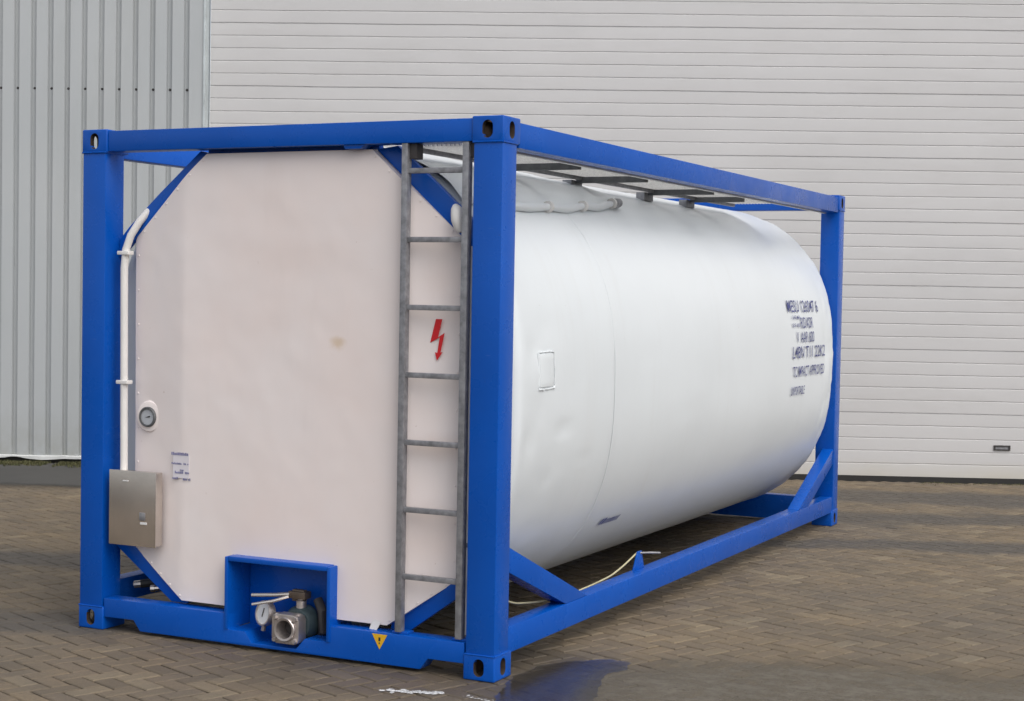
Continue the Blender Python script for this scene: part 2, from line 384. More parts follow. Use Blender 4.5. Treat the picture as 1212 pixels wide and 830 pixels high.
# puddle by the near corner
def mk_water():
    k = NT('puddle_water')
    k.n.remove(k.p)
    gl = k.n.new('ShaderNodeBsdfGlossy'); gl.inputs['Roughness'].default_value = .13
    tr = k.n.new('ShaderNodeBsdfTransparent'); tr.inputs['Color'].default_value = (.95, .94, .92, 1)
    fr = k.n.new('ShaderNodeFresnel'); fr.inputs['IOR'].default_value = 1.45
    bp = k.n.new('ShaderNodeBump'); bp.inputs['Strength'].default_value = .22; bp.inputs['Distance'].default_value = .004
    k.l.new(k.noise(60, 4), bp.inputs['Height']); k.l.new(bp.outputs[0], gl.inputs['Normal'])
    mx = k.n.new('ShaderNodeMixShader'); k.l.new(fr.outputs[0], mx.inputs[0]); k.l.new(tr.outputs[0], mx.inputs[1]); k.l.new(gl.outputs[0], mx.inputs[2])
    k.l.new(mx.outputs[0], k.out.inputs['Surface']); return k.m
M['water'] = mk_water()
pud = [(2.60, -.31), (2.70, -.29), (2.80, -.26), (2.93, -.19), (2.96, -.06), (2.88, .18), (2.83, .40), (2.86, .56), (2.83, .70), (2.72, .72), (2.60, .64), (2.52, .52), (2.47, .36), (2.455, .16), (2.50, -.02), (2.55, -.18)]
pp = []
for k in range(len(pud)):
    a, b = Vector(pud[k]), Vector(pud[(k+1) % len(pud)])
    for q in range(8):
        p = a.lerp(b, q/8); p += Vector((fbm(p.x, p.y, 1, 6), fbm(p.x, p.y, 9, 6)))*.022; pp.append((p.x, p.y))
sheet('puddle', pp, .0022, M['water'])

# ------------------------------------------------------------------ warehouse
wh = thing('warehouse', 'grey ribbed steel warehouse wall with a wide white roller door', 'building', tuple(W(2.0, 8.0, 0)))
# ribbed cladding left of the door, z .05 .. 8
def rib_profile(s0, s1):
    """points (s, depth) from s0 to s1; narrow recessed grooves every 170 mm"""
    pts = [(s0, 0.0)]; g0 = -1.36; k0 = math.ceil((s0-g0)/.17)
    k = k0
    while g0+k*.17 + .045 < s1:
        c = g0+k*.17
        if c-.045 > s0: pts += [(c-.028, 0), (c-.022, .042), (c+.022, .042), (c+.028, 0)]
        k += 1
    pts.append((s1, 0.0)); return pts
def cladding(name, s0, s1, z0, z1):
    m = MB(); pr = rib_profile(s0, s1); nz = max(2, int((z1-z0)/.45))
    vs = []; n = len(pr)
    for iz in range(nz+1):
        z = z0+(z1-z0)*iz/nz
        for s, d in pr:
            wob = .004*fbm(s, z, 5, .9); vs.append(W(s, CLAD_D+d+wob, z))
    m.add(vs, [(iz*n+i, iz*n+i+1, (iz+1)*n+i+1, (iz+1)*n+i) for iz in range(nz) for i in range(n-1)])
    return m.build(name, M['clad'], wh, recalc=False, smooth=20)
cl = cladding('cladding', -14, -1.188, .06, 8)
c2 = cladding('cladding', -1.19, 9.4, 5.2, 8); c3 = cladding('cladding', 9.4, 16, .06, 8)
# slightly dented drip trim below the cladding
m = MB(); vs = []; ss = np.arange(-14, -1.14, .06)
for s in ss:
    b = .022*max(0, 1-abs(s+3.05)/.12) - .012*max(0, 1-abs(s+2.75)/.2); wz = .003*fbm(s, 2, 0, 1.5)
    for d, z in ((-.018, .048+b+wz), (-.018, .073+wz), (.0, .080+wz), (.05, .080+wz), (.05, .050)): vs.append(W(s, CLAD_D+d, z))
m.add(vs, [(i*5+k, (i+1)*5+k, (i+1)*5+k+1, i*5+k+1) for i in range(len(ss)-1) for k in range(4)]); m.build('drip_trim', M['lip'], wh)
m = MB(); a = W(-14, CLAD_D+.02, 0)
def wbox(mb, s0, s1, d0, d1, z0, z1, mi=0):
    vs = [W(s, d, z) for z in (z0, z1) for d in (d0, d1) for s in (s0, s1)]
    mb.add(vs, [(0, 2, 3, 1), (4, 5, 7, 6), (0, 1, 5, 4), (2, 6, 7, 3), (0, 4, 6, 2), (1, 3, 7, 5)], mi); return mb
wbox(MB(), -14, -1.16, CLAD_D+.06, CLAD_D+.3, -.1, .09).build('plinth', M['concrete'], wh)
wbox(MB(), -14, 16, CLAD_D+.35, CLAD_D+8, 7.9, 8.1).build('roof', M['clad'], wh)
wbox(MB(), -1.190, -1.170, CLAD_D-.012, DOOR_D+.05, .05, 5.2).build('door_jamb', M['trim'], wh, .003)
wbox(MB(), 9.36, 9.40, CLAD_D-.012, DOOR_D+.05, .05, 5.2).build('door_jamb', M['trim'], wh, .003)
wbox(MB(), -1.156, 9.36, CLAD_D-.010, DOOR_D+.05, 5.16, 5.2).build('door_lintel', M['trim'], wh, .003)
for k in range(13):
    s = -1.36-.17*k
    MB().lathe([(0, -.009), (.007, -.008), (.009, -.004), (.013, -.003), (.0135, .001)], W(s, CLAD_D+.042, 3.735), tuple(wnrm), 10).build('fastener', M['dark'], cl)
# sectional door
m = MB(); prof = []
z = .045; k = 0
while z < 5.25:
    deep = (k % 5 == 0)
    if k > 0: prof += ([(.0, z-.006), (.009, z-.0035), (.009, z+.0035), (0, z+.006)] if deep else [(.0, z-.007), (.0055, z-.002), (.0055, z+.002), (0, z+.007)])
    else: prof += [(0, z)]
    prof += [(-.0012, z+.0625)]
    z += .125; k += 1
ss = np.arange(-1.155, 9.37, .21); vs = []
for s in ss:
    for d, zz in prof: vs.append(W(s, DOOR_D+d+.0035*fbm(s, zz, 2, 1.1), zz+.0028*fbm(s, round(zz/.125)*.37, 8, 1.7)*(zz > .1)))
n = len(prof)
m.add(vs, [(i*n+k, (i+1)*n+k, (i+1)*n+k+1, i*n+k+1) for i in range(len(ss)-1) for k in range(n-1)])
door = m.build('roller_door', M['door'], wh, smooth=25)
wbox(MB(), -1.155, 9.36, DOOR_D-.004, DOOR_D+.04, -.013, .0455).build('door_seal', M['seal'], door)
hb = MB()
for (s0, s1, z0, z1) in ((6.655, 6.67, .322, .372), (6.80, 6.815, .322, .372), (6.67, 6.80, .322, .334), (6.67, 6.80, .360, .372)): wbox(hb, s0, s1, DOOR_D-.014, DOOR_D-.001, z0, z1, 0)
wbox(hb, 6.668, 6.802, DOOR_D-.004, DOOR_D-.0015, .332, .362, 1); hb.build('door_handle', [M['dark'], M['galv']], door)

# ------------------------------------------------------------------ the tank container
L, WID, H = 6.058, 2.438, 2.591; CX = WID/2
tc = thing('tank_container', 'white insulated tank in a bright blue steel frame with a ladder on its near end', 'tank container', (CX, L/2, 0))

# corner castings: hollow blocks with oblong holes, cut with booleans once and mirrored
def obj_tmp(mb):
    me = bpy.data.meshes.new('tmp'); me.from_pydata([tuple(v) for v in mb.v], [], mb.f); bm = bmesh.new(); bm.from_mesh(me)
    bmesh.ops.recalc_face_normals(bm, faces=bm.faces); bm.to_mesh(me); bm.free()
    o = bpy.data.objects.new('tmp', me); COL.objects.link(o); return o
def oblong(cx, cz, w_, h_, n=10):
    r = w_/2; pts = []
    for k in range(n+1): t = math.pi*k/n; pts.append((cx+r*math.cos(t), cz+h_/2-r+r*math.sin(t)))
    for k in range(n+1): t = math.pi+math.pi*k/n; pts.append((cx+r*math.cos(t), cz-h_/2+r+r*math.sin(t)))
    return pts
def casting_mesh():
    a, b, h = .162, .178, .118
    outer = MB().box(0, a, 0, b, 0, h)
    me = bpy.data.meshes.new('o'); me.from_pydata(outer.v, [], outer.f); bm = bmesh.new(); bm.from_mesh(me); bmesh.ops.recalc_face_normals(bm, faces=bm.faces)
    bmesh.ops.bevel(bm, geom=bm.edges[:], offset=.007, segments=3, profile=.5, affect='EDGES'); bm.to_mesh(me); bm.free()
    base = bpy.data.objects.new('o', me); COL.objects.link(base)
    cut = []
    cut.append(obj_tmp(MB().box(.026, a-.02, .028, b-.02, .020, h-.020)))
    cut.append(obj_tmp(MB().prism(oblong(.081, .058, .054, .082), 'y', -.05, .06)))
    cut.append(obj_tmp(MB().prism(oblong(.089, .058, .054, .080), 'x', -.05, .06)))
    cut.append(obj_tmp(MB().prism(oblong(.081, .089, .064, .120), 'z', h-.05, h+.05)))
    for c in cut:
        md = base.modifiers.new('b', 'BOOLEAN'); md.operation = 'DIFFERENCE'; md.object = c; md.solver = 'EXACT'
    bpy.context.view_layer.update(); dg = bpy.context.evaluated_depsgraph_get()
    r = bpy.data.meshes.new_from_object(base.evaluated_get(dg), depsgraph=dg)
    for o in cut+[base]: bpy.data.objects.remove(o)
    return r
cm = casting_mesh()
INS = [1 if (.012 < p.center.x < .152 and .012 < p.center.y < .168 and .010 < p.center.z < .108) else 0 for p in cm.polygons]
def casting(x1, y1, top):
    me = cm.copy(); me.name = 'corner_casting'; co = np.empty(len(me.vertices)*3); me.vertices.foreach_get('co', co); co = co.reshape(-1, 3)
    if x1: co[:, 0] = WID-co[:, 0]
    if y1: co[:, 1] = L-co[:, 1]
    if top: co[:, 2] = co[:, 2]+H-.118
    else: co[:, 2] = .118-co[:, 2]
    me.vertices.foreach_set('co', (co-np.array((CX, L/2, 0))).ravel())
    ins = [INS[p.index] for p in me.polygons]
    if (x1+y1+(0 if top else 1)) % 2: me.flip_normals()
    me.materials.clear(); me.materials.append(M['blue']); me.materials.append(M['rust_in']); me.polygons.foreach_set('material_index', ins); me.update(); me.shade_smooth(); me.set_sharp_from_angle(angle=math.radians(40))
    o = bpy.data.objects.new('corner_casting', me); COL.objects.link(o); o.parent = tc; return o
for x1 in (0, 1):
    for y1 in (0, 1):
        for top in (0, 1): casting(x1, y1, top)
# inner stop plates that close the near right top and bottom castings (they look dark inside)
mx = lambda x, f: WID-x if f else x
my = lambda y, f: L-y if f else y
def mbox(mb, x0, x1, y0, y1, z0, z1, fx, fy):
    xa, xb = sorted((mx(x0, fx), mx(x1, fx))); ya, yb = sorted((my(y0, fy), my(y1, fy))); return mb.box(xa, xb, ya, yb, z0, z1)
for fx in (0, 1):
    for fy in (0, 1):
        mbox(MB(), .004, .152, .004, .150, .118, H-.118, fx, fy).build('corner_post', M['blue'], tc, .006)
# weld beads where posts meet castings
for fx in (0, 1):
    for fy in (0, 1):
        for zz in (.1182, H-.1182):
            lp_ = [(.002, .002), (.154, .002), (.154, .152), (.002, .152), (.002, .002)]; pts = []
            for a_, b_ in zip(lp_, lp_[1:]):
                for q in range(14): u = q/14; pts.append((mx(a_[0]+(b_[0]-a_[0])*u, fx), my(a_[1]+(b_[1]-a_[1])*u, fy), zz))
            pts.append(pts[0]); MB().tube(pts, [.0042+.0012*random.random() for _ in pts], 6).build('weld_bead', M['blue'], tc)
# side rails
for fx in (0, 1):
    mbox(MB(), .006, .100, .1782, L-.1782, 2.455, 2.574, fx, 0).build('top_side_rail', M['blue'], tc, .007)
    mbox(MB(), .006, .100, .1502, L-.1502, .106, .230, fx, 0).build('bottom_side_rail', M['blue'], tc, .007)
    for fy in (0, 1):
        m = MB(); pts = [(.150, .606), (.150, .488), (.812, .2302), (1.085, .2302)]
        pts = [(my(a, fy), b) for a, b in pts]; x0, x1 = sorted((mx(.009, fx), mx(.095, fx))); m.prism(pts, 'x', x0, x1); m.build('side_brace', M['blue'], tc, .004)
# end rails
for fy in (0, 1):
    mbox(MB(), .1622, WID-.1622, .008, .108, 2.477, 2.583, 0, fy).build('top_end_rail', M['blue'], tc, .007)
prof = [(.1622, .068), (.355, .070), (.397, .016), (2.043, .016), (2.085, .070), (2.2758, .070), (2.2758, .166), (1.548, .166), (1.528, .166), (1.528, .087), (1.398, .087), (1.352, .034), (1.090, .034), (1.048, .087), (.948, .087), (.948, .166), (.1622, .166)]
MB().prism(prof, 'y', .008, .108).build('bottom_end_rail', M['blue'], tc, .004)
prof = [(.1622, .068), (.355, .070), (.397, .016), (2.043, .016), (2.085, .070), (2.2758, .070), (2.2758, .21), (.1622, .21)]
MB().prism(prof, 'y', L-.108, L-.008).build('bottom_end_rail', M['blue'], tc, .004)
# octagon of the end panel (y = .1 plane): half widths at heights
PX = 1.222
OCT = [(.190, .605), (.430, .955), (2.035, .965), (2.458, .484)]
def hw(z):
    for (z0, a), (z1, b) in zip(OCT, OCT[1:]):
        if z <= z1: return a+(b-a)*(z-z0)/(z1-z0)
    return OCT[-1][1]
# diagonal gusset plates between panel and frame
for y0, y1 in ((.112, .150), (L-.150, L-.112)):
    for sg in (-1, 1):
        if y0 < 1: gw = 1.0 if sg > 0 else .58; up_ = [(.484, 2.462), (.484+.116*gw, 2.4768), (.80+.03*gw, 2.225+.055*gw), (.985+.03*gw, 2.065+.05*gw), (1.066, 1.985+.07*gw), (1.066, 1.935), (.962, 2.037)]
        if y0 < 1: MB().prism([(PX+sg*a, b) for a, b in up_], 'y', y0, y1).build('gusset_plate', M['blue'], tc, .003)
        if y0 < 1: lo_ = [(.605, .190), (.600, .1662), (.705, .1662), (1.066, .425), (1.066, .540), (.950, .430)]
        if y0 < 1: MB().prism([(PX+sg*a, b) for a, b in lo_], 'y', y0, y1).build('gusset_plate', M['blue'], tc, .003)
# thin flange under the top end rail that the panel hangs from
MB().box(PX-.50, PX+.50, .108, .150, 2.462, 2.560).build('panel_flange', M['blue'], tc, .003)
MB().prism([(1.575, 2.4768), (1.70, 2.4768), (1.67, 2.458), (1.585, 2.458)], 'y', .02, .1).build('lifting_lug', M['blue'], tc, .002)

# tank shell: rounded square tube
TA, TB, TN, TZ, TY0, TY1 = 1.210, 1.200, 2.5, 1.300, .210, 5.893
def tx(zv, off=0.0): return CX + (TA+off)*(max(0, 1-abs((zv-TZ)/(TB+off))**TN))**(1/TN)
NS = 256; rings = []
rc = .07
for t in np.linspace(0, 1, 6)[::1]: rings.append((TY0+rc*(1-math.sin(t*math.pi/2)), rc*(1-math.cos(t*math.pi/2))))
rings = [(TY0+rc-rc*math.cos(t), rc-rc*math.sin(t)) for t in np.linspace(0, math.pi/2, 6)]
seams = (1.40,)
ys = list(np.arange(TY0+rc+.04, 1.2, .05)) + list(np.arange(1.25, 5.4, .085)) + list(np.arange(5.45, TY1-rc-.015, .028)); ys = [y for y in ys if all(abs(y-s) > .03 for s in seams)]
for s in seams: ys += [s-.004, s+.004]
ys.sort()
rings += [(y, 0.0 + (.0028 if any((seams[i] < y < seams[i]+9) and i % 2 == 0 for i in range(1)) and False else 0)) for y in ys]
rings += [(TY1-rc+rc*math.sin(t), rc-rc*math.cos(t)) for t in np.linspace(0, math.pi/2, 7)]
m = MB(); vs = []
for (y, ins) in rings:
    for k in range(NS):
        th = 2*math.pi*k/NS; c, s = math.cos(th), math.sin(th)
        x = math.copysign(abs(c)**(2/TN), c); z = math.copysign(abs(s)**(2/TN), s)
        a_, b_ = TA-ins, TB-ins
        lap = sum(.0012 for q in seams if y > q)
        d = -lap + .0024*fbm(x, y*.8, z, 1.3)
        if y > 5.55: d += .008*min(1, (y-5.55)/.15)*fbm(x*2, y*4, z*2.5, 2.6)
        if c > 0:
            for (dy, dz, ry, rz, am) in ((.75, 1.115, .09, .030, -.010), (.40, 1.52, .05, .05, -.011), (.40, 1.36, .06, .06, .008), (.36, 1.08, .05, .09, -.010), (.56, 1.62, .10, .05, -.004), (1.05, .95, .07, .02, -.005), (.62, .86, .04, .04, -.006), (1.9, 1.45, .12, .04, -.004), (.48, 1.22, .03, .05, -.007), (2.6, 1.1, .2, .05, -.003), (5.62, 1.45, .05, .12, -.012), (5.68, 1.2, .05, .08, .010)):
                d += .85*am*math.exp(-((y-dy)/ry)**2-((TZ+z*b_-dz)/rz)**2)
        if y < .9: d += .002*fbm(x*2, y*2, z*2.5+4, 1.8)
        vs.append((CX+x*(a_+d), y, TZ+z*(b_+d)))
nr = len(rings); fs = [(i*NS+k, i*NS+(k+1) % NS, (i+1)*NS+(k+1) % NS, (i+1)*NS+k) for i in range(nr-1) for k in range(NS)]
fs += [tuple(range((nr-1)*NS, nr*NS))]
o1 = len(vs)                                              # turned-in front flange behind the end panel, open where the valve box sits
for k in range(NS): vs.append((CX+(vs[k][0]-CX)*.72, TY0, TZ+(vs[k][2]-TZ)*.72))
fs += [(k, (k+1) % NS, o1+(k+1) % NS, o1+k) for k in range(NS) if not (abs(vs[k][0]-1.238) < .62 and vs[k][2] < 1)]
tank = m.add(vs, fs).build('tank_shell', M['tank'], tc, smooth=50)
# cladding overlap bands
def band(y, wdt, off, name='seam_band', z0=-1.3, z1=1.3):
    vs = []; n = 140
    for i in range(n+1):
        th = -math.pi*.5+math.pi*i/n*1.0; c, s = math.cos(th), math.sin(th); x = abs(c)**(2/TN); z = math.copysign(abs(s)**(2/TN), s)
        for dy, o in ((0, 0), (0, off), (wdt, off), (wdt, 0)): vs.append((CX+x*(TA+o), y+dy, TZ+z*(TB+o)))
    return MB().add(vs, [(i*4+k, (i+1)*4+k, (i+1)*4+k+1, i*4+k+1) for i in range(n) for k in range(3)]).build(name, M['tank'], tank)
band(seams[0], .025, .0012)
# sealed square patch on the side
m = MB()
def on_tank(y, zv, off): return (tx(zv, off), y, zv)
def tquad(mb, y0, y1, z0, z1, off, mi=0, n=6):
    vs = []
    for i in range(n+1):
        zz = z0+(z1-z0)*i/n
        for yy, o in ((y0, off-.008), (y0, off), (y1, off), (y1, off-.008)): vs.append(on_tank(yy, zz, o))
    mb.add(vs, [(i*4+k, (i+1)*4+k, (i+1)*4+k+1, i*4+k+1) for i in range(n) for k in range(3)] + [(0, 1, 2, 3), (n*4+3, n*4+2, n*4+1, n*4)], mi)
tquad(m, .455, .612, 1.335, 1.495, .004)
patch = m.build('square_patch', M['tank'], tank, .002)
ring = [on_tank(y, z_, .0015) for y, z_ in ((.445, 1.325), (.53, 1.322), (.622, 1.326), (.625, 1.41), (.622, 1.503), (.53, 1.506), (.447, 1.502), (.444, 1.41), (.445, 1.325))]
rp = []
for a, b in zip(ring, ring[1:]):
    for q in range(5):
        p = Vector(a).lerp(Vector(b), q/5); p += Vector((0, fbm(p.y, p.z, 0, 30), fbm(p.y, p.z, 7, 30)))*.006; rp.append(p)
rp.append(rp[0]); MB().tube(rp, [max(.001, .0035+.006*fbm(i, 0, 0, .35)) for i in range(len(rp))], 8).build('sealant_bead', M['tank'], tank)

# lettering
def text_flat(body):
    cu = bpy.data.curves.new('t', 'FONT'); cu.body = body; cu.size = 1; cu.resolution_u = 3; cu.offset = .003
    o = bpy.data.objects.new('t', cu); COL.objects.link(o); bpy.context.view_layer.update()
    dg = bpy.context.evaluated_depsgraph_get(); me = bpy.data.meshes.new_from_object(o.evaluated_get(dg), depsgraph=dg)
    bm = bmesh.new(); bm.from_mesh(me); bmesh.ops.triangulate(bm, faces=bm.faces[:])
    V = [v.co.copy() for v in bm.verts]; F = [tuple(v.index for v in f.verts) for f in bm.faces]; bm.free()
    bpy.data.objects.remove(o); bpy.data.curves.remove(cu); bpy.data.meshes.remove(me); return V, F
def text_on_tank(mb, body, y0, y1, zb, cap, slant=0.0):
    V, F = text_flat(body); mnx = min(v.x for v in V); mxx = max(v.x for v in V); sx = (y1-y0)/(mxx-mnx); sz = cap/.69
    vs = []
    for v in V:
        zz = zb+v.y*sz; vs.append(on_tank(y0+(v.x-mnx)*sx+slant*(zz-zb), zz, .0075))
    mb.add(vs, F)
for body, y0, y1, zb, cap in (('MESU 126047 6', 4.66, 5.46, 1.684, .084), ('- 3AF,MA', 4.71, 4.95, 1.632, .026), ('SS18', 4.73, 4.92, 1.575, .026), ('RID/ADR', 4.95, 5.27, 1.567, .078),
        ('V  AAR 600', 4.82, 5.28, 1.462, .078), ('L4BN T11 22K2', 4.72, 5.57, 1.350, .084), ('TC IMPACT APPROVED', 4.73, 5.56, 1.215, .075), ('UNPORTABLE', 4.70, 5.05, 1.083, .062)):
    ext = lambda b_: (min(v.x for v in text_flat(b_)[0]), max(v.x for v in text_flat(b_)[0]))
    e0, e1 = ext(body); sc = (y1-y0)/(e1-e0); words = [w_ for w_ in body.split(' ') if w_]; pos = 0
    for w_ in words:
        pos = body.index(w_, pos)+len(w_); r_ = ext(body[:pos])[1]; a_, b_ = ext(w_)
        lt = MB(); text_on_tank(lt, w_, y0+(r_-e0-(b_-a_))*sc, y0+(r_-e0)*sc, zb, cap); lt.build('lettering', M['ink'], tank, smooth=0, recalc=False)
lt = MB()                                                # small slanted mark low on the shell, too small to read
yy = 1.63
for wdt, hgt in ((.024, .034), (.028, .036), (.015, .026), (.014, .028), (.016, .026), (.015, .028), (.018, .027), (.016, .028), (.014, .028), (.016, .030)):
    vs = []
    for z_ in (.512, .512+hgt*.5, .512+hgt):
        for y_ in (yy, yy+wdt): vs.append(on_tank(y_+.8*(z_-.512), z_, .0075))
    lt.add(vs, [(0, 1, 3, 2), (2, 3, 5, 4)]); yy += wdt+.010
lt.build('lettering', M['ink'], tank, smooth=0, recalc=False)

# white cover sheet on the shoulder, and lagged pipe tied below it
def shoulder(th, off):                                   # th: angle above the horizontal of the superellipse parameter
    c, s = math.cos(th), math.sin(th); return CX+(TA+off)*abs(c)**(2/TN), TZ+(TB+off)*abs(s)**(2/TN)
PIPE = [(.18, 2.225), (.55, 2.233), (.83, 2.235), (1.12, 2.240), (1.65, 2.272), (2.20, 2.318), (2.45, 2.338)]
def pipe_z(y):
    for (a, za), (b, zb) in zip(PIPE, PIPE[1:]):
        if y <= b: return za+(zb-za)*max(0, (y-a))/(b-a)
    return PIPE[-1][1]
m = MB(); vs = []; ny, nt = 40, 14
for i in range(ny+1):
    y = .20+2.28*i/ny; zlo = pipe_z(y)
    tlo = math.asin(min(1, (zlo-TZ)/TB)**(TN/2)); thi = math.radians(85)
    thi = thi - (max(0, y-1.2)/1.3)**1.3*(thi-tlo)*.92
    for j in range(nt+1):
        t = tlo+(thi-tlo)*j/nt; e = min(1, j/2, (nt-j)/2+.15); x, z_ = shoulder(t, .010+.014*e+.008*fbm(y, t, 3, 2.5)); vs.append((x, y, z_))
m.add(vs, [(i*(nt+1)+j, (i+1)*(nt+1)+j, (i+1)*(nt+1)+j+1, i*(nt+1)+j+1) for i in range(ny) for j in range(nt)]); m.build('cover_sheet', M['tank'], tc)
pts, rr = [], []; ties = [.30, 1.13, 1.66, 2.22]
for y in np.arange(.19, 2.23, .04):
    zz = pipe_z(y); nearest = min(abs(y-t) for t in ties); sag = -.012*min(1, nearest/.25)
    pts.append((tx(zz, .026), y, zz+sag)); rr.append(.018+.006*min(1, nearest/.2))
pipe = MB().tube(pts, rr, 14).build('lagged_pipe', M['tank'], tc)
for t in ties[1:]:
    zz = pipe_z(t); MB().tube([(tx(zz, .026), t-.012, zz), (tx(zz, .026), t+.012, zz)], .031, 14).build('pipe_tie', M['pipe'], pipe)
MB().tube([(tx(pipe_z(q), .026), q, pipe_z(q)) for q in (2.225, 2.30, 2.36, 2.385)], [.028, .029, .027, .018], 14).build('pipe_end', M['galv'], pipe)

# end panel: octagonal dished sheet
def panel_y(x, z_):
    u = abs(x-PX); f = max(0, u-.60)/.36; f = math.sqrt(f*f+.004)-.063 if u > .60 else 0.0
    g = min(1, max(0, (z_-2.36)/.1)); return .066+.060*f+.008*g*g + .0026*fbm(x, z_, 0, 1.3) + .0008*fbm(x, z_, 5, 5)
m = MB(); vs = []; nx, nz = 130, 110
for j in range(nz+1):
    z_ = .190+(2.458-.190)*j/nz; hwz = hw(z_)
    for i in range(nx+1):
        x = PX+hwz*(2*i/nx-1); vs.append((x, panel_y(x, z_), z_))
fs = [(j*(nx+1)+i, j*(nx+1)+i+1, (j+1)*(nx+1)+i+1, (j+1)*(nx+1)+i) for j in range(nz) for i in range(nx)]
bd = [i for i in range(nx+1)] + [j*(nx+1)+nx for j in range(1, nz+1)] + [nz*(nx+1)+i for i in range(nx-1, -1, -1)] + [j*(nx+1) for j in range(nz-1, 0, -1)]
o0 = len(vs)
for b in bd: vs.append((vs[b][0], .36, vs[b][2]))
nb = len(bd); fs += [(bd[i], o0+i, o0+(i+1) % nb, bd[(i+1) % nb]) for i in range(nb) if not (vs[bd[i]][2] < .2 and .915 < vs[bd[i]][0] < 1.56)]
panel = m.add(vs, [f for f in fs if not all(.925 < vs[i][0] < 1.551 and vs[i][2] < .458 for i in f)]).build('end_panel', M['panel'], tc, smooth=40)
# folded corner flap at the bottom right of the panel
vs = [(1.735, .058, .163), (1.80, .060, .205), (1.775, .045, .150), (1.725, .050, .150), (1.75, .068, .215)]
MB().add(vs, [(0, 2, 1), (0, 3, 2), (0, 1, 4)]).build('panel_flap', M['pipe'], panel)
for i_ in range(len(OCT)-1):
    (z0_, a0_), (z1_, a1_) = OCT[i_], OCT[i_+1]; cnt = (5, 9, 6)[i_]
    for sg in (-1, 1):
        for q in range(cnt):
            u = (q+.5)/cnt; zz = z0_+(z1_-z0_)*u; xx = PX+sg*(a0_+(a1_-a0_)*u-.022)
            MB().lathe([(0, -.0035), (.004, -.003), (.0058, 0)], (xx, panel_y(xx, zz), zz), (0, 1, 0), 8).build('rivet', M['panel'], panel)
# lightning mark
zig = [(2.058, 1.658), (2.092, 1.658), (2.070, 1.572), (2.105, 1.594), (2.085, 1.502), (2.096, 1.504), (2.066, 1.463), (2.055, 1.502), (2.068, 1.499), (2.080, 1.573), (2.029, 1.546)]
me_pts = [(x-.004, panel_y(x, z_)-.0025, z_) for x, z_ in zig]
def flat_poly(pts, name, mat, parent, th=.0015):
    n = len(pts); vs = [tuple(p) for p in pts] + [(p[0], p[1]+th, p[2]) for p in pts]
    return MB().add(vs, [tuple(range(n)), tuple(range(2*n-1, n-1, -1))] + [(i, i+n, (i+1) % n+n, (i+1) % n) for i in range(n)]).build(name, mat, parent, smooth=0)
yl = min(p[1] for p in me_pts)-.001
flat_poly([(p[0], yl, p[2]) for p in me_pts], 'lightning_mark', M['red'], panel)
# small pale label, its print too small to read
yl = min(panel_y(.54, .87), panel_y(.66, .87), panel_y(.6, .8))-.004
MB().box(.555, .655, yl, yl+.003, .815, .935).build('printed_label', M['label'], panel, 0, smooth=0)
lt = MB()
for z_, hgt, x0, x1, dens in ((.931, .016, .545, .652, .95), (.884, .011, .547, .655, .9), (.838, .013, .552, .655, .7), (.808, .012, .552, .582, .9), (.805, .012, .610, .662, .85), (.853, .008, .592, .618, .6)):
    x = x0; lt = MB()
    while x < x1:
        wdt = random.uniform(.004, .009)
        if random.random() < dens: lt.box(x, x+wdt, yl-.0015, yl-.0003, z_, z_+hgt*random.uniform(.6, 1))
        x += wdt+.0022
    lt.build('printed_line', M['ink_pale'], panel, smooth=0)
# thermometer
yt = panel_y(.372, 1.116)
th_ = MB().lathe([(0, -.012), (.062, -.012), (.076, -.009), (.082, -.002), (.083, .02)], (.372, yt, 1.116), (0, 1, 0), 40).build('thermometer', M['panel'], tc)
MB().lathe([(.041, -.020), (.042, -.024), (.048, -.025), (.052, -.022), (.053, -.008)], (.370, yt, 1.114), (0, 1, 0), 36).build('bezel', M['galv_dark'], th_)
MB().lathe([(0, -.0165), (.042, -.0165), (.042, -.01)], (.370, yt, 1.114), (0, 1, 0), 32).build('dial', M['dial'], th_)
MB().add([(.352, yt-.019, 1.110), (.387, yt-.019, 1.113), (.387, yt-.019, 1.121), (.376, yt-.019, 1.118)], [(0, 1, 2, 3)]).build('needle', M['black'], th_, smooth=0)
# drain pipes
lp = MB().tube([(.365, .16, 2.205), (.335, .125, 2.175), (.300, .095, 2.120), (.262, .075, 2.050), (.238, .066, 1.975), (.230, .064, 1.88), (.236, .064, 1.2), (.240, .064, .80)], .020, 14).build('drain_pipe', M['pipe'], tc)
for z_, x_ in ((1.958, .236), (1.290, .236)): MB().box(x_-.036, x_+.036, .040, .088, z_-.010, z_+.010).build('pipe_clamp', M['pipe'], lp, .004)
MB().tube([(.352, .145, 2.190), (.372, .165, 2.212)], .030, 14).build('pipe_collar', M['dark'], lp)
rp_ = MB().tube([(2.150, .090, 2.185), (2.160, .080, 2.172), (2.170, .072, 2.150), (2.176, .068, 2.12), (2.186, .066, 2.085), (2.196, .066, 2.065)], [.016, .026, .031, .032, .026, .014], 18).build('drain_pipe', M['pipe'], tc)
MB().tube([(2.242, .085, 2.00), (2.248, .085, 1.2), (2.248, .085, .19)], .015, 12).build('riser', M['pipe'], rp_)
MB().tube([(2.248, .085, .60), (2.248, .085, .62)], .021, 12).build('pipe_joint', M['galv'], rp_)

